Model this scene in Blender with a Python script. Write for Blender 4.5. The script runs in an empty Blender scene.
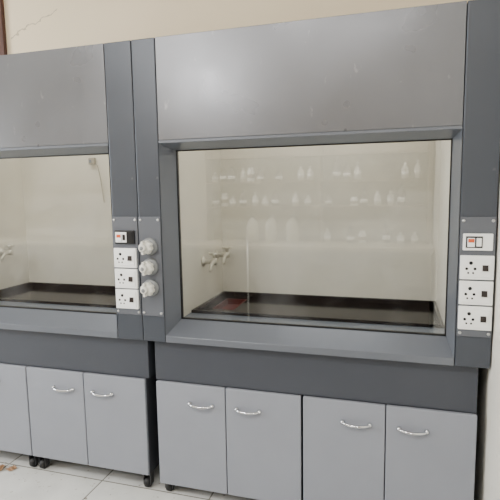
import bpy, bmesh, math, random
from mathutils import Vector, Matrix
random.seed(4)
S=bpy.context.scene
col=S.collection

# ------------------------------------------------------------ materials
def lin(c):
    o=[]
    for v in c:
        v/=255.
        o.append(v/12.92 if v<=.04045 else ((v+.055)/1.055)**2.4)
    return (*o,1)
def mat(name,c,rough=.5,metal=0,var=.06,scale=6,bump=0,bscale=300,spec=.5,rvar=0,marks=0,markc=(200,198,192),mlo=.65):
    m=bpy.data.materials.new(name); m.use_nodes=True
    nt=m.node_tree; b=nt.nodes['Principled BSDF']
    b.inputs['Roughness'].default_value=rough
    b.inputs['Metallic'].default_value=metal
    b.inputs['Specular IOR Level'].default_value=spec
    tc=nt.nodes.new('ShaderNodeTexCoord')
    n=nt.nodes.new('ShaderNodeTexNoise'); n.inputs['Scale'].default_value=scale; n.inputs['Detail'].default_value=6
    nt.links.new(tc.outputs['Object'],n.inputs['Vector'])
    r=nt.nodes.new('ShaderNodeValToRGB')
    L=lin(c)
    r.color_ramp.elements[0].position=.3; r.color_ramp.elements[1].position=.7
    r.color_ramp.elements[0].color=tuple(x*(1-var) for x in L[:3])+(1,)
    r.color_ramp.elements[1].color=tuple(min(1,x*(1+var)) for x in L[:3])+(1,)
    nt.links.new(n.outputs['Fac'],r.inputs['Fac']); nt.links.new(r.outputs['Color'],b.inputs['Base Color'])
    if marks:  # sparse scuffs / stains
        mp=nt.nodes.new('ShaderNodeMapping'); mp.inputs['Scale'].default_value=(1,1,.45); mp.inputs['Rotation'].default_value=(0,.5,0)
        nt.links.new(tc.outputs['Object'],mp.inputs['Vector'])
        n4=nt.nodes.new('ShaderNodeTexNoise'); n4.inputs['Scale'].default_value=22; n4.inputs['Detail'].default_value=7; n4.inputs['Roughness'].default_value=.65
        nt.links.new(mp.outputs['Vector'],n4.inputs['Vector'])
        mr=nt.nodes.new('ShaderNodeMapRange'); mr.inputs['From Min'].default_value=mlo; mr.inputs['From Max'].default_value=mlo+.08
        mr.inputs['To Max'].default_value=marks; nt.links.new(n4.outputs['Fac'],mr.inputs['Value'])
        mm=nt.nodes.new('ShaderNodeMix'); mm.data_type='RGBA'; mm.inputs['B'].default_value=lin(markc)
        nt.links.new(mr.outputs['Result'],mm.inputs['Factor']); nt.links.new(r.outputs['Color'],mm.inputs['A']); nt.links.new(mm.outputs['Result'],b.inputs['Base Color'])
    if rvar:   # hand smudges and wipe marks: roughness variation
        n3=nt.nodes.new('ShaderNodeTexNoise'); n3.inputs['Scale'].default_value=3; n3.inputs['Detail'].default_value=3; n3.inputs['Distortion'].default_value=.2
        nt.links.new(tc.outputs['Object'],n3.inputs['Vector'])
        mr=nt.nodes.new('ShaderNodeMapRange'); mr.inputs['From Min'].default_value=.3; mr.inputs['From Max'].default_value=.7
        mr.inputs['To Min'].default_value=rough-rvar; mr.inputs['To Max'].default_value=rough+rvar
        nt.links.new(n3.outputs['Fac'],mr.inputs['Value']); nt.links.new(mr.outputs['Result'],b.inputs['Roughness'])
    if bump:
        n2=nt.nodes.new('ShaderNodeTexNoise'); n2.inputs['Scale'].default_value=bscale
        nt.links.new(tc.outputs['Object'],n2.inputs['Vector'])
        bp=nt.nodes.new('ShaderNodeBump'); bp.inputs['Strength'].default_value=bump; bp.inputs['Distance'].default_value=.001
        nt.links.new(n2.outputs['Fac'],bp.inputs['Height']); nt.links.new(bp.outputs['Normal'],b.inputs['Normal'])
    return m
panel=mat('panel_grey',(110,111,115),.30,.45,.04,2.2,.06,rvar=.05,marks=.2)
frame=mat('frame_grey',(106,110,118),.30,.3,.05,3,.08,rvar=.03)
post=mat('post_grey',(70,74,82),.34,.25,.05,3,.1,rvar=.03,marks=.12)
apron=mat('apron_grey',(64,67,75),.45,.15,.05,3,.15)
plate=mat('plate_grey',(100,103,110),.4,.3,.04,4,.1)
doorm=mat('door_grey',(138,141,150),.48,.05,.04,4,.25,500)
bodym=mat('cabinet_body_grey',(58,60,66),.5,.05,.04,5)
liner=mat('liner_cream',(230,225,211),.4,0,.05,2)
epoxy=mat('black_epoxy',(11,8,8),.14,0,.15,8,spec=.17)
sillm=mat('inner_sill_grey',(120,128,140),.3,.2,.05,6)
cablem=mat('cable_grey',(168,162,148),.5,0,.05,6)
white=mat('white_plastic',(246,246,244),.35,0,.02,5)
pipew=mat('pipe_grey_white',(214,212,204),.4,0,.02,5)
black=mat('black_plastic',(22,22,24),.35,0,.05,5)
brownsw=mat('dark_brown_plastic',(34,26,25),.3,0,.05,5)
hole=mat('dark_hole',(8,8,8),.8,0,.05,5)
orange=mat('orange_lens',(208,92,54),.25,0,.05,5)
chrome=mat('chrome',(205,206,210),.16,1,.02,5)
steel=mat('screw_steel',(190,190,190),.3,.9,.05,30)
knobm=mat('knob_off_white',(216,214,206),.35,0,.03,20)
knobd=mat('knob_collar_grey',(120,122,124),.4,0,.03,20)
tapm=mat('tap_pale_metal',(212,206,190),.28,.3,.04,20)
sinkm=mat('sink_brown',(92,26,20),.4,0,.02,12,spec=.2)
rubber=mat('black_rubber',(20,20,21),.6,0,.1,20)
castm=mat('caster_metal',(70,70,72),.4,.5,.1,20)
brownw=mat('brown_wood',(74,42,34),.5,0,.15,12)
darkw=mat('dark_bench_wood',(56,44,38),.5,0,.15,12)
ceilm=mat('ceiling_white',(232,230,224),.8,0,.02,2)
wallw=mat('white_wall',(238,234,224),.35,0,.04,2,marks=.4,markc=(180,164,138),mlo=.58)
shelfm=mat('shelf_laminate',(116,92,70),.5,0,.08,5)
bglass=mat('bottle_glass',(214,209,196),.15,0,.02,10)
bgreen=mat('carboy_glass',(180,172,154),.15,0,.02,10)
bamber=mat('bottle_amber',(60,34,20),.15,0,.02,10)
bwhite=mat('bottle_white',(242,239,230),.4,0,.02,10)
lampm=mat('lamp_white',(240,240,240),.4,0,.01,5)
scrapm=mat('paper_scrap_tan',(150,116,86),.8,0,.1,20)
rearm=mat('rear_wall_beige',(150,137,116),.75,0,.1,3)

def wall_mat(name,c):
    m=mat(name,c,.75,0,.03,1.5,.3,60); nt=m.node_tree; b=nt.nodes['Principled BSDF']; N=nt.nodes.new; K=nt.links.new
    # one hairline crack: distance of (x,z) to a wobbling line, limited in x
    tc=N('ShaderNodeTexCoord'); s=N('ShaderNodeSeparateXYZ'); K(tc.outputs['Object'],s.inputs[0])
    n=N('ShaderNodeTexNoise'); n.inputs['Scale'].default_value=9; n.inputs['Detail'].default_value=4; K(tc.outputs['Object'],n.inputs['Vector'])
    def M(op,a,b_):
        q=N('ShaderNodeMath'); q.operation=op
        for i,v in enumerate((a,b_)):
            if v is None: continue
            if isinstance(v,(int,float)): q.inputs[i].default_value=v
            else: K(v,q.inputs[i])
        return q.outputs[0]
    d=M('SUBTRACT',s.outputs['Z'],M('ADD',M('MULTIPLY',s.outputs['X'],.43),2.545))
    d=M('ABSOLUTE',M('ADD',d,M('MULTIPLY',M('SUBTRACT',n.outputs['Fac'],.5),.16)),None)
    f=M('LESS_THAN',d,.0045)
    f=M('MULTIPLY',f,M('GREATER_THAN',s.outputs['X'],-.02)); f=M('MULTIPLY',f,M('LESS_THAN',s.outputs['X'],.36))
    f=M('MULTIPLY',f,.5)
    old=b.inputs['Base Color'].links[0].from_socket
    mm=N('ShaderNodeMix'); mm.data_type='RGBA'; mm.inputs['B'].default_value=lin((120,104,84)); K(f,mm.inputs['Factor'])
    K(old,mm.inputs['A']); K(mm.outputs['Result'],b.inputs['Base Color'])
    return m
wallm=wall_mat('beige_wall',(234,218,190))

def floor_mat():
    m=mat('floor_tiles',(212,212,209),.22,0,.09,6); nt=m.node_tree; b=nt.nodes['Principled BSDF']
    tc=nt.nodes.new('ShaderNodeTexCoord'); mp=nt.nodes.new('ShaderNodeMapping'); mp.inputs['Location'].default_value=(-1.035,-1.30,0)
    br=nt.nodes.new('ShaderNodeTexBrick'); br.offset=0; br.inputs['Scale'].default_value=1
    br.inputs['Brick Width'].default_value=.6; br.inputs['Row Height'].default_value=.6; br.inputs['Mortar Size'].default_value=.004
    br.inputs['Color1'].default_value=(1,1,1,1); br.inputs['Color2'].default_value=(.93,.93,.93,1); br.inputs['Mortar'].default_value=(.35,.33,.3,1)
    nt.links.new(tc.outputs['Object'],mp.inputs['Vector']); nt.links.new(mp.outputs['Vector'],br.inputs['Vector'])
    old=b.inputs['Base Color'].links[0].from_socket
    mm=nt.nodes.new('ShaderNodeMix'); mm.data_type='RGBA'; mm.blend_type='MULTIPLY'; mm.inputs['Factor'].default_value=1
    nt.links.new(old,mm.inputs['A']); nt.links.new(br.outputs['Color'],mm.inputs['B'])
    n=nt.nodes.new('ShaderNodeTexNoise'); n.inputs['Scale'].default_value=38; n.inputs['Detail'].default_value=3; nt.links.new(tc.outputs['Object'],n.inputs['Vector'])
    r=nt.nodes.new('ShaderNodeValToRGB'); r.color_ramp.elements[0].position=.66; r.color_ramp.elements[1].position=.74
    r.color_ramp.elements[0].color=(1,1,1,1); r.color_ramp.elements[1].color=(.45,.4,.34,1); nt.links.new(n.outputs['Fac'],r.inputs['Fac'])
    m2=nt.nodes.new('ShaderNodeMix'); m2.data_type='RGBA'; m2.blend_type='MULTIPLY'; m2.inputs['Factor'].default_value=1
    nt.links.new(mm.outputs['Result'],m2.inputs['A']); nt.links.new(r.outputs['Color'],m2.inputs['B']); nt.links.new(m2.outputs['Result'],b.inputs['Base Color'])
    return m
floorm=floor_mat()

def glass_mat():
    m=bpy.data.materials.new('sash_glass'); m.use_nodes=True; nt=m.node_tree; nt.nodes.clear(); N=nt.nodes.new; K=nt.links.new
    o=N('ShaderNodeOutputMaterial'); mx=N('ShaderNodeMixShader')
    t=N('ShaderNodeBsdfTransparent'); t.inputs['Color'].default_value=(.955,.968,.975,1)
    g=N('ShaderNodeBsdfGlossy'); g.inputs['Roughness'].default_value=.006
    f=N('ShaderNodeFresnel')
    ge=N('ShaderNodeNewGeometry'); mr=N('ShaderNodeMapRange')
    mr.inputs['To Min'].default_value=1.92; mr.inputs['To Max'].default_value=1/1.92
    K(ge.outputs['Backfacing'],mr.inputs['Value']); K(mr.outputs['Result'],f.inputs['IOR'])
    K(f.outputs[0],mx.inputs[0]); K(t.outputs[0],mx.inputs[1]); K(g.outputs[0],mx.inputs[2])
    # thin uneven film of dust on the glass, also standing in for reflected haze
    d=N('ShaderNodeBsdfDiffuse'); d.inputs['Color'].default_value=(.78,.78,.77,1)
    tc=N('ShaderNodeTexCoord'); n=N('ShaderNodeTexNoise'); n.inputs['Scale'].default_value=4.5; n.inputs['Detail'].default_value=7; K(tc.outputs['Object'],n.inputs['Vector'])
    m3=N('ShaderNodeMapRange'); m3.inputs['From Min'].default_value=.48; m3.inputs['From Max'].default_value=.75; m3.inputs['To Min'].default_value=.0; m3.inputs['To Max'].default_value=.045
    K(n.outputs['Fac'],m3.inputs['Value'])
    m2=N('ShaderNodeMixShader'); K(m3.outputs['Result'],m2.inputs[0]); K(mx.outputs[0],m2.inputs[1]); K(d.outputs[0],m2.inputs[2]); K(m2.outputs[0],o.inputs[0])
    return m
glass=glass_mat()
def emit(name,c,s):
    m=bpy.data.materials.new(name); m.use_nodes=True; nt=m.node_tree; b=nt.nodes['Principled BSDF']
    b.inputs['Emission Color'].default_value=(*c,1); b.inputs['Emission Strength'].default_value=s; return m
tubem=emit('tube_glow',(1,.97,.9),6)
skym=emit('window_daylight',(.9,.96,1),5)

# ------------------------------------------------------------ geometry helpers
class G:
    """accumulates world-space geometry for one mesh part"""
    def __init__(s): s.bm=bmesh.new(); s.mats=[]
    def mi(s,m):
        if m not in s.mats: s.mats.append(m)
        return s.mats.index(m)
    def box(s,x0,x1,y0,y1,z0,z1,m,bev=0,seg=2):
        b=bmesh.new(); r=bmesh.ops.create_cube(b,size=1)
        for v in b.verts: v.co=Vector((x0+(v.co.x+.5)*(x1-x0),y0+(v.co.y+.5)*(y1-y0),z0+(v.co.z+.5)*(z1-z0)))
        if bev: bmesh.ops.bevel(b,geom=b.edges[:],offset=bev,segments=seg,affect='EDGES',profile=.5)
        s.add(b,m); return s
    def add(s,b,m,smooth=False):
        i=s.mi(m); me=bpy.data.meshes.new('t')
        for f in b.faces: f.material_index=i; f.smooth=smooth
        b.to_mesh(me); b.free(); s.bm.from_mesh(me); bpy.data.meshes.remove(me)
    def lathe(s,c,axis,prof,m,n=28,smooth=True):
        axis=Vector(axis).normalized(); q=Vector((0,0,1)).rotation_difference(axis)
        b=bmesh.new(); rings=[]
        for r,h in prof:
            rings.append([b.verts.new(Vector(c)+q@Vector((max(r,1e-5)*math.cos(2*math.pi*k/n),max(r,1e-5)*math.sin(2*math.pi*k/n),h))) for k in range(n)])
        for a,bb in zip(rings,rings[1:]):
            for k in range(n): b.faces.new((a[k],a[(k+1)%n],bb[(k+1)%n],bb[k]))
        b.faces.new(rings[0][::-1]); b.faces.new(rings[-1])
        s.add(b,m,smooth); return s
    def tube(s,pts,r,m,n=10):
        b=bmesh.new(); rings=[]; pts=[Vector(p) for p in pts]; up=Vector((.13,.2,.97))
        rr=r if isinstance(r,list) else [r]*len(pts)
        for i,p in enumerate(pts):
            t=(pts[min(i+1,len(pts)-1)]-pts[max(i-1,0)]).normalized()
            a=t.cross(up).normalized(); c=t.cross(a)
            rings.append([b.verts.new(p+rr[i]*(a*math.cos(2*math.pi*k/n)+c*math.sin(2*math.pi*k/n))) for k in range(n)])
        for A,B in zip(rings,rings[1:]):
            for k in range(n): b.faces.new((A[k],A[(k+1)%n],B[(k+1)%n],B[k]))
        b.faces.new(rings[0][::-1]); b.faces.new(rings[-1]); bmesh.ops.recalc_face_normals(b,faces=b.faces[:])
        s.add(b,m,True); return s
    def quad(s,pts,m):
        b=bmesh.new(); b.faces.new([b.verts.new(p) for p in pts]); s.add(b,m); return s
    def poly(s,verts,faces,m):
        b=bmesh.new(); vs=[b.verts.new(v) for v in verts]
        for f in faces: b.faces.new([vs[i] for i in f])
        bmesh.ops.recalc_face_normals(b,faces=b.faces[:]); s.add(b,m); return s
    def obj(s,name,parent=None,origin=None,label=None):
        o=Vector(origin) if origin else (wo(parent) if parent else Vector((0,0,0)))
        me=bpy.data.meshes.new(name); bmesh.ops.translate(s.bm,verts=s.bm.verts[:],vec=-o)
        s.bm.to_mesh(me); s.bm.free()
        for m in s.mats: me.materials.append(m)
        ob=bpy.data.objects.new(name,me); col.objects.link(ob)
        ob['_wo']=tuple(o)
        if parent: ob.parent=parent; ob.location=o-wo(parent)
        else: ob.location=o
        if label: ob['label']=label
        return ob
def wo(o): return Vector(o['_wo'])
def thing(name,loc,label,cat,group=None):
    e=bpy.data.objects.new(name,None); e.location=loc; e.empty_display_size=.1; col.objects.link(e)
    e['_wo']=tuple(loc); e['label']=label; e['category']=cat
    if group: e['group']=group
    return e

# ------------------------------------------------------------ sizes (metres, z up, hood fronts on y=0)
ZB,ZT,ZS=.80,2.168,1.728      # hood underside / top / lower edge of the upper panel
DEP=.80

def screw(g,x,z,y=-.006):
    g.lathe((x,y,z),(0,-1,0),[(.006,0),(.006,.002),(.004,.0035)],steel,12)

def socket_outlet(x0,x1,z0,z1,parent,y=-.005):
    g=G(); w=x1-x0; h=z1-z0; cz=(z0+z1)/2
    g.box(x0+.001,x1-.001,y-.012,y,z0+.003,z1-.003,white,.003)
    yf=y-.012
    g.box(x0+.010,x1-.010,yf-.003,yf,z0+.013,z1-.013,white,.0015)
    yf-=.003
    cx=x0+.038
    g.lathe((cx,yf,cz+.018),(0,-1,0),[(.0068,0),(.0068,.0006)],hole,16)
    for dx in(-.0145,.0145): g.lathe((cx+dx,yf,cz-.004),(0,-1,0),[(.0052,0),(.0052,.0006)],hole,14)
    for dx in(-.0085,.0085): g.lathe((cx+dx,yf,cz-.020),(0,-1,0),[(.0036,0),(.0036,.0006)],hole,12)
    rx=x1-.032
    g.box(rx-.014,rx+.014,yf-.001,yf,cz-.019,cz+.019,white,.0004)
    g.poly([(rx-.010,yf-.001,cz-.011),(rx+.010,yf-.001,cz-.011),(rx+.010,yf-.001,cz+.011),(rx-.010,yf-.001,cz+.011),
            (rx-.010,yf-.007,cz-.011),(rx+.010,yf-.007,cz-.011),(rx+.010,yf-.003,cz+.011),(rx-.010,yf-.003,cz+.011)],
           [(0,1,2,3),(4,5,6,7),(0,1,5,4),(1,2,6,5),(2,3,7,6),(3,0,4,7)],brownsw)
    return g.obj('socket_outlet',parent,((x0+x1)/2,y,cz),'white socket outlet with dark rocker switch')

def light_switch(x0,x1,z0,z1,parent,dark,y=-.005):
    g=G(); pl=black if dark else white
    cz=(z0+z1)/2
    g.box(x0,x1,y-.010,y,z0,z1,pl,.003); yf=y-.010
    g.box(x0+.010,x1-(.010 if dark else .036),yf-.0015,yf,z0+.010,z1-.010,black,.0006); yf-=.0015
    a,b=x0+.015,x0+.041
    if dark: g.box(x0+.008,x0+.066,yf-.003,yf,cz-.024,cz+.024,white,.001); yf-=.003
    g.box(a,b,yf-.005,yf,cz-.018,cz+.016,white,.0015)
    g.box(a+.002,b-.002,yf-.0065,yf-.003,cz-.001,cz+.013,orange,.001)
    if dark: g.box(x0+.047,x0+.060,yf-.004,yf,cz-.013,cz+.013,brownsw,.002)
    else: g.box(x0+.046,x1-.040,yf-.004,yf,cz-.016,cz+.016,white,.0015)
    return g.obj('light_switch',parent,((x0+x1)/2,y,cz),'black switch plate with orange and white rocker' if dark else 'white switch plate with orange and white rocker')

def service_panel(x0,x1,parent,kind):
    z0,z1=.925,1.388
    g=G(); g.box(x0+.003,x1-.003,-.006,0,z0,z1,plate,.0015)
    for x in(x0+.014,x1-.014):
        for z in(z0+.014,z1-.014): screw(g,x,z)
    p=g.obj('service_panel',parent,((x0+x1)/2,-.003,(z0+z1)/2),'grey metal service plate held by corner screws')
    xc=(x0+x1)/2
    if kind=='valves':
        for z in(1.252,1.158,1.060):
            k=G(); c=(xc-.002,-.006,z)
            k.lathe(c,(0,-1,0),[(.040,0),(.040,.006),(.033,.010),(.018,.012),(.018,.024)],knobd,32)
            b=bmesh.new(); n=48; rings=[]
            for r,h in[(.024,.022),(.031,.024),(.033,.028),(.032,.046),(.028,.052),(.021,.054),(.0175,.058),(.0165,.074),(.013,.078),(.0001,.079)]:
                rings.append([b.verts.new((c[0]+(r-(0.0036 if (r>.027 and j%6<3) else 0))*math.cos(2*math.pi*j/n),c[1]-h,c[2]+(r-(0.0036 if (r>.027 and j%6<3) else 0))*math.sin(2*math.pi*j/n))) for j in range(n)])
            for A,B in zip(rings,rings[1:]):
                for j in range(n): b.faces.new((A[j],A[(j+1)%n],B[(j+1)%n],B[j]))
            b.faces.new(rings[0]); b.faces.new(rings[-1]); bmesh.ops.recalc_face_normals(b,faces=b.faces[:])
            k.add(b,knobm,False)
            k.box(c[0]-.005,c[0]+.005,c[1]-.072,c[1]-.045,z-.030,z+.030,knobm,.002)
            k.lathe((c[0],c[1]-.0785,z),(0,-1,0),[(.009,0),(.008,.001)],knobd,18)
            k.obj('valve_knob',p,c,'off-white ridged valve knob with grey collar')
    else:
        light_switch(xc-.052,xc+.052,1.262,1.326,p,kind=='dark')
        for a,b in((1.148,1.246),(1.050,1.148),(.952,1.050)):
            socket_outlet(xc-.060,xc+.060,a,b,p)
    return p

def fume_hood(X0,X1,PL,PR,label,taps,kindL,kindR):
    """X0..X1 outer width, PL/PR inner edges of the side posts"""
    T=thing('fume_hood',(X0+(X1-X0)/2,DEP/2,0),label,'fume hood','fume hoods along the wall')
    e=.0015; right=kindR=='light'
    g=G()
    g.box(X0+.002,X0+.02,.03,DEP,ZB,ZT-.004,post)
    g.box(X1-.02,X1-.002,.03,DEP,ZB,ZT-.004,post)
    g.box(X0+.02,X1-.02,DEP-.02,DEP,ZB,ZT-.004,post)
    g.box(X0+.02,X1-.02,.03,DEP-.02,ZT-.024,ZT-.004,post)
    g.box(X0+.02,X1-.02,.10,DEP-.02,ZB,ZB+.02,post)
    g.obj('body',T)
    for a,b in((X0,PL),(PR,X1)):
        g=G(); g.box(a+e,b-e,0,.05,ZB,ZT,post,.004,3)
        g.obj('side_post',T,((a+b)/2,.02,(ZB+ZT)/2),'dark grey powder-coated upright panel')
    g=G(); g.box(PL+e,PR-e,.001,.03,ZS,ZT,panel,.002,3)
    g.obj('front_panel',T,((PL+PR)/2,.01,ZS),'broad satin grey metal upper front panel')
    # sash surround: splayed frame, four mitred sides
    xi0,xi1,zi0,zi1=PL+.038,PR-.025,.890,1.690; yi=.095; zlip=.832
    g=G()
    def strip(a,b,c,d,m): g.quad([a,b,c,d],m)
    zt=ZS-.0005
    strip((PL+e,0,zlip),(xi0,yi,zi0),(xi0,yi,zi1),(PL+e,0,zt-.012),frame)
    strip((PR-e,0,zlip),(PR-e,0,zt-.012),(xi1,yi,zi1),(xi1,yi,zi0),frame)
    strip((PL+e,0,zt-.012),(xi0,yi,zi1),(xi1,yi,zi1),(PR-e,0,zt-.012),frame)
    g.box(PL+e,PR-e,0,.02,zt-.013,zt,frame,.002)
    strip((PL+e,0,zlip),(PR-e,0,zlip),(xi1,yi,zi0),(xi0,yi,zi0),frame)
    g.box(PL+e,PR-e,0,.02,ZB,zlip,frame,.003)
    for a,b,z0,z1 in((xi0-.004,xi0,zi0,zi1),(xi1,xi1+.004,zi0,zi1)):
        g.box(a,b,yi,yi+.03,z0,z1,post)
    g.box(xi0,xi1,yi,yi+.03,zi1,zi1+.004,post)
    g.obj('sash_frame',T,((PL+PR)/2,.03,zlip),'splayed grey metal surround of the sash opening')
    # sash : gasket + glass
    g=G(); y0,y1=yi+.004,yi+.016
    for bx in((xi0,xi0+.005,zi0,zi1),(xi1-.005,xi1,zi0,zi1),(xi0,xi1,zi1-.005,zi1),(xi0,xi1,zi0,zi0+.007)):
        g.box(bx[0],bx[1],y0,y1,bx[2],bx[3],black)
    s=g.obj('sash',T,((xi0+xi1)/2,yi+.01,zi0),'clear glass vertical sash with thin black edging')
    g=G(); g.box(xi0+.005,xi1-.005,yi+.007,yi+.013,zi0+.007,zi1-.005,glass)
    g.obj('glass_pane',s,((xi0+xi1)/2,yi+.01,(zi0+zi1)/2))
    # chamber liner (inside walls)
    lx0,lx1,ly,lz0,lz1=PL+.026,PR-.018,.725,.885,2.12
    g=G()
    g.box(lx0-.006,lx0,yi+.03,ly,lz0-.03,lz1,liner)
    g.box(lx1,lx1+.006,yi+.03,ly,lz0-.03,lz1,liner)
    g.box(lx0-.006,lx1+.006,ly,ly+.006,lz0-.03,lz1,liner)
    g.box(lx0-.006,lx1+.006,yi+.03,ly,lz1,lz1+.006,liner)
    g.box(lx0-.006,lx1+.006,yi+.02,yi+.03,zi1+.005,lz1,liner)
    g.box(lx0+.03,lx1-.03,ly-.014,ly-.008,1.84,2.06,liner,.001)
    g.obj('chamber_liner',T,((lx0+lx1)/2,.4,1.4),'cream inner lining of the fume chamber')
    g=G(); g.box(lx0-.006,lx1+.006,yi+.02,.235,.855,.886,sillm,.002)
    g.obj('inner_sill',T,((lx0+lx1)/2,.18,.87),'grey flat ledge behind the sash')
    # worktop with raised rim and (one hood) a rectangular sink cut-out
    g=G(); wx0,wx1,wy0,wy1=lx0+.002,lx1-.002,.237,ly-.002
    if right:
        sx0,sx1,sy0,sy1=wx0+.045,wx0+.17,.41,.66
        g.box(wx0,sx0,wy0,wy1,.83,.868,epoxy); g.box(sx1,wx1,wy0,wy1,.83,.868,epoxy)
        g.box(sx0,sx1,wy0,sy0,.83,.868,epoxy); g.box(sx0,sx1,sy1,wy1,.83,.868,epoxy)
    else: g.box(wx0,wx1,wy0,wy1,.83,.868,epoxy)
    r=.018
    for bx in((wx0,wx0+r,wy0,wy1),(wx1-r,wx1,wy0,wy1),(wx0+r,wx1-r,wy0,wy0+r),(wx0+r,wx1-r,wy1-r,wy1)):
        g.box(*bx,.868,.900,epoxy,.003)
    w=g.obj('worktop',T,((wx0+wx1)/2,.48,.868),'black epoxy worktop with raised rim')
    if right:
        g=G(); t=.008
        g.box(sx0,sx1,sy0,sy1,.832,.838,sinkm)
        g.box(sx0,sx0+t,sy0,sy1,.838,.869,sinkm,.001); g.box(sx1-t,sx1,sy0,sy1,.838,.869,sinkm,.001)
        g.box(sx0+t,sx1-t,sy0,sy0+t,.838,.869,sinkm,.001); g.box(sx0+t,sx1-t,sy1-t,sy1,.838,.869,sinkm,.001)
        g.lathe(((sx0+sx1)/2,(sy0+sy1)/2,.838),(0,0,1),[(.022,0),(.020,.002),(.012,.001)],sinkm,20)
        g.obj('cup_sink',w,((sx0+sx1)/2,(sy0+sy1)/2,.85),'dark reddish-brown recessed sink')
    # gas taps on the chamber side wall
    for ty,tz in taps:
        g=G(); c=(lx0,ty,tz)
        g.lathe(c,(1,0,0),[(.028,0),(.028,.008),(.017,.013),(.014,.018),(.014,.050),(.019,.054),(.019,.078),(.011,.083)],tapm,20)
        g.tube([(lx0+.066,ty,tz),(lx0+.068,ty-.04,tz-.004),(lx0+.070,ty-.065,tz-.016),(lx0+.072,ty-.080,tz-.042)],[.012,.011,.009,.008],tapm)
        g.lathe((lx0+.066,ty,tz+.016),(0,0,1),[(.008,0),(.008,.014),(.016,.016),(.016,.030),(.011,.034)],tapm,16)
        g.box(lx0+.036,lx0+.098,ty-.008,ty+.008,tz+.036,tz+.048,tapm,.004)
        g.obj('gas_tap',T,c,'pale metal laboratory gas tap on the chamber wall')
    if not right:   # small wall box with hanging cable on the chamber back
        g=G(); bx,bz=-.715,1.70
        g.box(bx-.020,bx+.020,ly-.028,ly-.0005,bz-.022,bz+.022,cablem,.004)
        g.box(bx-.012,bx+.004,ly-.032,ly-.028,bz-.010,bz+.010,sillm,.001)
        g.tube([(bx+.020,ly-.018,bz-.01),(bx+.04,ly-.018,bz-.03),(bx+.052,ly-.016,bz-.09),(bx+.06,ly-.012,bz-.17),(bx+.07,ly-.010,bz-.26)],.0025,cablem)
        g.obj('junction_box',T,(bx,ly,bz),'small off-white electrical box with hanging cable')
    # apron under the hood and its rear legs
    g=G(); g.box(X0+.033 if right else X0+.02,X1-.035 if right else -.004,.045,.76,.594,ZB-.0005,apron,.003)
    g.obj('apron',T,((X0+X1)/2,.05,.7),'dark grey steel apron below the hood')
    for lx in(X0+.04,X1-.08):
        g=G(); g.box(lx,lx+.04,.70,.74,0,.594,apron,.002); g.obj('leg',T,(lx+.02,.72,0))
    service_panel(X0,PL,T,kindL); service_panel(PR,X1,T,kindR)
    return T

fume_hood(0,1.5,.117,1.37,'grey fume hood with three valve knobs beside its glass sash',[(.62,1.135),(.42,1.125)],'valves','light')
fume_hood(-1.43,0,-1.30,-.138,'grey fume hood with black switch plate and white sockets',[(.50,1.135)],'valves','dark')

# ------------------------------------------------------------ base cabinets
def cabinet(x0,x1,z0=.060,ztop=.590):
    T=thing('base_cabinet',((x0+x1)/2,.33,0),'pale grey two-door base cabinet on casters under a fume hood','cabinet','base cabinets under the fume hoods')
    yb0,yb1=.050,.62
    g=G(); t=.018
    g.box(x0+.002,x0+t,yb0,yb1,z0,ztop,bodym); g.box(x1-t,x1-.002,yb0,yb1,z0,ztop,bodym)
    g.box(x0+t,x1-t,yb0,yb1,z0,z0+t,bodym); g.box(x0+t,x1-t,yb0,yb1,ztop-t,ztop,bodym)
    g.box(x0+t,x1-t,yb1-.006,yb1,z0+t,ztop-t,bodym)
    g.obj('body',T)
    xm=(x0+x1)/2
    for side,(a,b) in enumerate(((x0,xm-.002),(xm+.002,x1))):
        g=G(); g.box(a,b,.030,.049,z0+.004,ztop+.002,doorm,.004,3)
        d=g.obj('door',T,((a if side==0 else b),.04,(z0+ztop)/2),'pale grey laminate cabinet door')
        h0=(b-.185,b-.055) if side==0 else (a+.045,a+.170)
        z=.499; g=G(); pts=[]; L=h0[1]-h0[0]
        for k in range(19):
            u=k/18; pts.append((h0[0]+.008+u*(L-.016),.030-.024*(math.sin(math.pi*u)**.33) if 0<u<1 else .030,z-.004*math.sin(math.pi*u)))
        g.tube(pts,[.0065 if 2<k<16 else .0058 for k in range(19)],chrome,12)
        for x in h0: 
            xx=x+(.008 if x==h0[0] else -.008)
            g.lathe((xx,.030,z),(0,-1,0),[(.011,0),(.011,.003),(.008,.006),(.0065,.012)],chrome,18)
        g.obj('handle',d,((h0[0]+h0[1])/2,.03,z),'chrome bow handle')
    for cx in(x0+.030,x1-.030):
        for cy in(.080,.56):
            g=G(); g.box(cx-.024,cx+.024,cy-.024,cy+.024,z0-.005,z0,castm)
            g.box(cx-.021,cx-.017,cy-.016,cy+.020,.018,z0-.005,castm,.001); g.box(cx+.017,cx+.021,cy-.016,cy+.020,.018,z0-.005,castm,.001)
            g.lathe((cx-.015,cy,.0265),(1,0,0),[(.021,0),(.0265,.004),(.0265,.026),(.021,.030)],rubber,24)
            g.obj('caster',T,(cx,cy,.03),'small black swivel caster')
    return T
cabinet(.040,.750); cabinet(.760,1.466)
cabinet(-.722,-.022,.088); cabinet(-1.415,-.728,.088)

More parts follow.
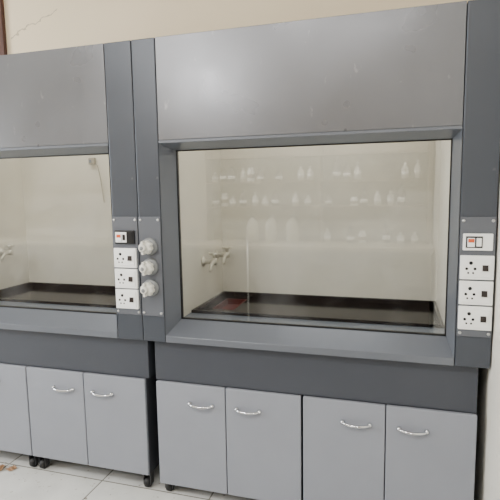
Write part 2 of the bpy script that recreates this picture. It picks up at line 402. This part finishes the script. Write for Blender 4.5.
# ------------------------------------------------------------ room shell
XL,XR,YB,YF,ZC=-4.2,1.504,.82,-3.3,3.15
def struct(name,bx,m):
    g=G(); g.box(*bx,m); o=g.obj(name,None,((bx[0]+bx[1])/2,(bx[2]+bx[3])/2,bx[4])); o['kind']='structure'; return o
struct('floor',(XL-.1,XR+.1,YF-.1,YB+.1,-.1,0),floorm)
struct('ceiling',(XL-.1,XR+.1,YF-.1,YB+.1,ZC,ZC+.1),ceilm)
struct('wall_back',(XL-.1,XR+.1,YB,YB+.1,0,ZC),wallm)
struct('wall_right',(XR,XR+.1,YF,YB,0,ZC),wallw)
g=G()
for bx in((YF,-2.7,0,ZC),(-.6,YB,0,ZC),(-2.7,-.6,0,.95),(-2.7,-.6,2.5,ZC)): g.box(XL-.1,XL,*bx,wallm)
o=g.obj('wall_left',None,(XL,-1.6,0)); o['kind']='structure'
g=G()
for bx in((-2.7,-2.64,.95,2.5),(-.66,-.6,.95,2.5),(-1.68,-1.62,.95,2.5),(-2.7,-.6,.95,1.01),(-2.7,-.6,2.44,2.5)): g.box(XL-.09,XL-.03,*bx,brownw)
g.quad([(XL-.07,-2.7,.95),(XL-.07,-.6,.95),(XL-.07,-.6,2.5),(XL-.07,-2.7,2.5)],skym)
o=g.obj('window_1',None,(XL-.05,-1.65,.95)); o['kind']='structure'
struct('wall_front',(XL,XR,YF-.1,YF,0,ZC),rearm)
g=G(); g.box(-1.50,-1.405,YB-.03,YB,0,ZC,brownw,.003); o=g.obj('trim_1',None,(-1.45,YB,0)); o['kind']='structure'

# small paper scraps on the floor by the cabinets
for (x,y,a,sz) in((-.93,.0,.4,.030),(-.86,.02,1.2,.022),(-.97,-.06,2.2,.024)):
    g=G(); b=bmesh.new(); bmesh.ops.create_grid(b,x_segments=6,y_segments=4,size=sz)
    for v in b.verts:
        v.co.z=.0015+abs(math.sin(v.co.x*160+a)*math.cos(v.co.y*190))*sz*.45
        p=Matrix.Rotation(a,3,'Z')@v.co; v.co=Vector((x+p.x,y+p.y,v.co.z))
    g.add(b,scrapm); o=g.obj('paper_scrap',None,(x,y,0)); o['label']='small crumpled tan paper scrap lying on floor tiles'; o['category']='paper'; o['group']='paper scraps on the floor'

# ------------------------------------------------------------ reagent shelves behind the viewer (mirrored in the sash)
T=thing('reagent_shelf',(.32,YF+.12,0),'open wooden reagent shelving above a laboratory bench','shelf')
for x in(-1.0,.32,1.44): 
    g=G(); g.box(x,x+.025,YF+.002,YF+.22,.92,2.15,shelfm,.002)
    g.obj('upright',T,(x,YF+.1,1.5))
for z in(1.32,1.60,1.88):
    for a,b in((-.974,.319),(.346,1.439)):
        g=G(); g.box(a,b,YF+.002,YF+.22,z-.02,z,shelfm,.002); g.obj('shelf_board',T,((a+b)/2,YF+.1,z))
g=G(); g.box(-4.1,1.49,YF+.002,YF+.6,.88,.92,rearm,.004); g.obj('bench_top',T)
g=G(); g.box(-4.05,1.46,YF+.01,YF+.55,0,.88,darkw); g.obj('bench_base',T)
g=G(); g.tube([(-.37,YF+.61,.0),(-.37,YF+.61,.5),(-.37,YF+.61,.98)],.010,pipew); g.obj('streak_pipe',T,(-.37,YF+.61,0),'thin pale vertical pipe added for its mirrored streak')  # unseen pipe, added so the sash mirrors a pale vertical streak
protos=[]
def bottle_mesh(kind):
    g=G()
    if kind==0:
        g.lathe((0,0,0),(0,0,1),[(.032,0),(.036,.004),(.036,.095),(.031,.110),(.014,.122),(.013,.135)],bglass,20)
        g.lathe((0,0,.1355),(0,0,1),[(.016,0),(.016,.020),(.014,.022)],bwhite,20)
    elif kind==1:
        g.lathe((0,0,0),(0,0,1),[(.036,0),(.039,.004),(.039,.115),(.031,.138),(.014,.148),(.013,.16)],bamber,20)
        g.lathe((0,0,.1605),(0,0,1),[(.018,0),(.018,.022),(.015,.024)],black,20)
    elif kind==2:
        g.lathe((0,0,0),(0,0,1),[(.038,0),(.041,.004),(.041,.09),(.036,.102),(.028,.108)],bwhite,20)
        g.lathe((0,0,.1085),(0,0,1),[(.030,0),(.030,.018),(.027,.020)],bwhite,20)
    else:
        g.lathe((0,0,0),(0,0,1),[(.065,0),(.07,.006),(.07,.16),(.065,.20),(.048,.24),(.026,.262),(.024,.276)],bgreen,24)
        g.lathe((0,0,.2765),(0,0,1),[(.028,0),(.028,.02),(.024,.024)],black,20)
    if kind<3: g.lathe((0,0,.032),(0,0,1),[(.0365 if kind==0 else .0415,0),(.0365 if kind==0 else .0415,.038)],bwhite if kind!=2 else shelfm,20)
    return g
labs=['clear glass reagent bottle with white cap and paper label','brown glass reagent bottle with black cap and paper label','squat white plastic chemical jar with screw lid','large round-shouldered glass carboy on the bench']
for k in range(4):
    o=bottle_mesh(k).obj('reagent_bottle',None,(0,0,0)); o['label']=labs[k]; o['category']='bottle'; o['group']='bottles on the reagent shelving'; protos.append(o)
spots=[]
for z in(.92,1.32,1.60):
    x=-.9
    while x<1.38:
        if abs(x-.33)>.07 and random.random()<.88 and not(z==.92 and x<.2): spots.append((x,YF+.15+random.uniform(-.03,.03),z+.0005))
        x+=random.uniform(.100,.150)
for i,sp in enumerate(spots):
    low=sp[2]<1.0
    k=random.choice([1,1,0,0,2] if low else [0,0,0,1,1,2]) if i>2 else i
    o=protos[k]
    if i>2: o=protos[k].copy(); col.objects.link(o)
    o.location=sp; o.scale=(1,1,random.choice([1,1,1.2,.75])) if i>2 else (1,1,1)
for j,x in enumerate((-.42,-.20,.04)):
    o=protos[3]
    if j: o=protos[3].copy(); col.objects.link(o)
    o.location=(x,YF+.24,.9205)

# ------------------------------------------------------------ lamps
def tube_light(x,y,power):
    T=thing('ceiling_light',(x,y,ZC),'unseen white fluorescent batten light fixed under the ceiling','light','ceiling lights')
    g=G(); g.box(x-.62,x+.62,y-.04,y+.04,ZC-.05,ZC-.0005,lampm,.004); g.obj('housing',T)
    g=G(); g.lathe((x-.6,y,ZC-.075),(1,0,0),[(.014,0),(.014,1.2)],tubem,16); g.obj('tube',T,(x,y,ZC-.075))
    l=bpy.data.lights.new('tube_lamp','AREA'); l.shape='RECTANGLE'; l.size=1.2; l.size_y=.12; l.energy=power; l.color=(1,.98,.95)
    o=bpy.data.objects.new('tube_lamp',l); o.location=(x,y,ZC-.1); col.objects.link(o)
tube_light(-.9,-2.2,46); tube_light(.6,-2.5,46)  # second batten is added out of view to brighten the mirrored shelves
# wall-mounted batten on the rear wall
wx,wz=-.95,2.72
T=thing('wall_light',(wx,YF+.03,wz),'white fluorescent batten light fixed high on the wall','light')
g=G(); g.box(wx-.40,wx+.40,YF+.001,YF+.05,wz-.04,wz+.04,lampm,.004); g.obj('housing',T)
g=G(); g.lathe((wx-.38,YF+.07,wz),(1,0,0),[(.014,0),(.014,.76)],tubem,16); g.obj('tube',T,(wx,YF+.07,wz))
l=bpy.data.lights.new('wall_lamp','AREA'); l.shape='RECTANGLE'; l.size=.76; l.size_y=.12; l.energy=30; l.color=(1,.99,.97)
o=bpy.data.objects.new('wall_lamp',l); o.location=(wx,YF+.10,wz); o.rotation_euler=(math.pi/2,0,0); col.objects.link(o)
l=bpy.data.lights.new('window_daylight','AREA'); l.shape='RECTANGLE'; l.size=2.0; l.size_y=1.5; l.energy=140; l.color=(.92,.97,1)
o=bpy.data.objects.new('window_daylight',l); o.location=(XL+.05,-1.65,1.72); o.rotation_euler=(math.pi/2,0,-math.pi/2); col.objects.link(o)
for x0,x1 in((.117,1.37),(-1.30,-.138)):
    l=bpy.data.lights.new('chamber_lamp','AREA'); l.shape='RECTANGLE'; l.size=.8; l.size_y=.1; l.energy=4.0; l.color=(1,.98,.94)
    o=bpy.data.objects.new('chamber_lamp',l); o.location=((x0+x1)/2,.35,2.10); col.objects.link(o)
W=bpy.data.worlds.new('World'); S.world=W; W.use_nodes=True
W.node_tree.nodes['Background'].inputs[0].default_value=(.9,.95,1,1); W.node_tree.nodes['Background'].inputs[1].default_value=.5

# ------------------------------------------------------------ camera
f,pi,ya,ro=487.06,math.radians(6.9616),math.radians(16.8383),math.radians(-.9109)
fw=Vector((-math.sin(ya)*math.cos(pi),math.cos(ya)*math.cos(pi),-math.sin(pi)))
r=Vector((math.cos(ya),math.sin(ya),0)); u=r.cross(fw)
r2=r*math.cos(ro)+u*math.sin(ro); u2=-r*math.sin(ro)+u*math.cos(ro)
cd=bpy.data.cameras.new('Camera'); cam=bpy.data.objects.new('Camera',cd); col.objects.link(cam)
cd.sensor_width=36; cd.sensor_height=36; cd.lens=f/500*36; cd.clip_start=.02
M=Matrix((r2,u2,-fw)).transposed().to_4x4(); M.translation=Vector((1.1416,-2.0017,1.5)); cam.matrix_world=M
S.camera=cam
for o in bpy.data.objects:
    if '_wo' in o: del o['_wo']
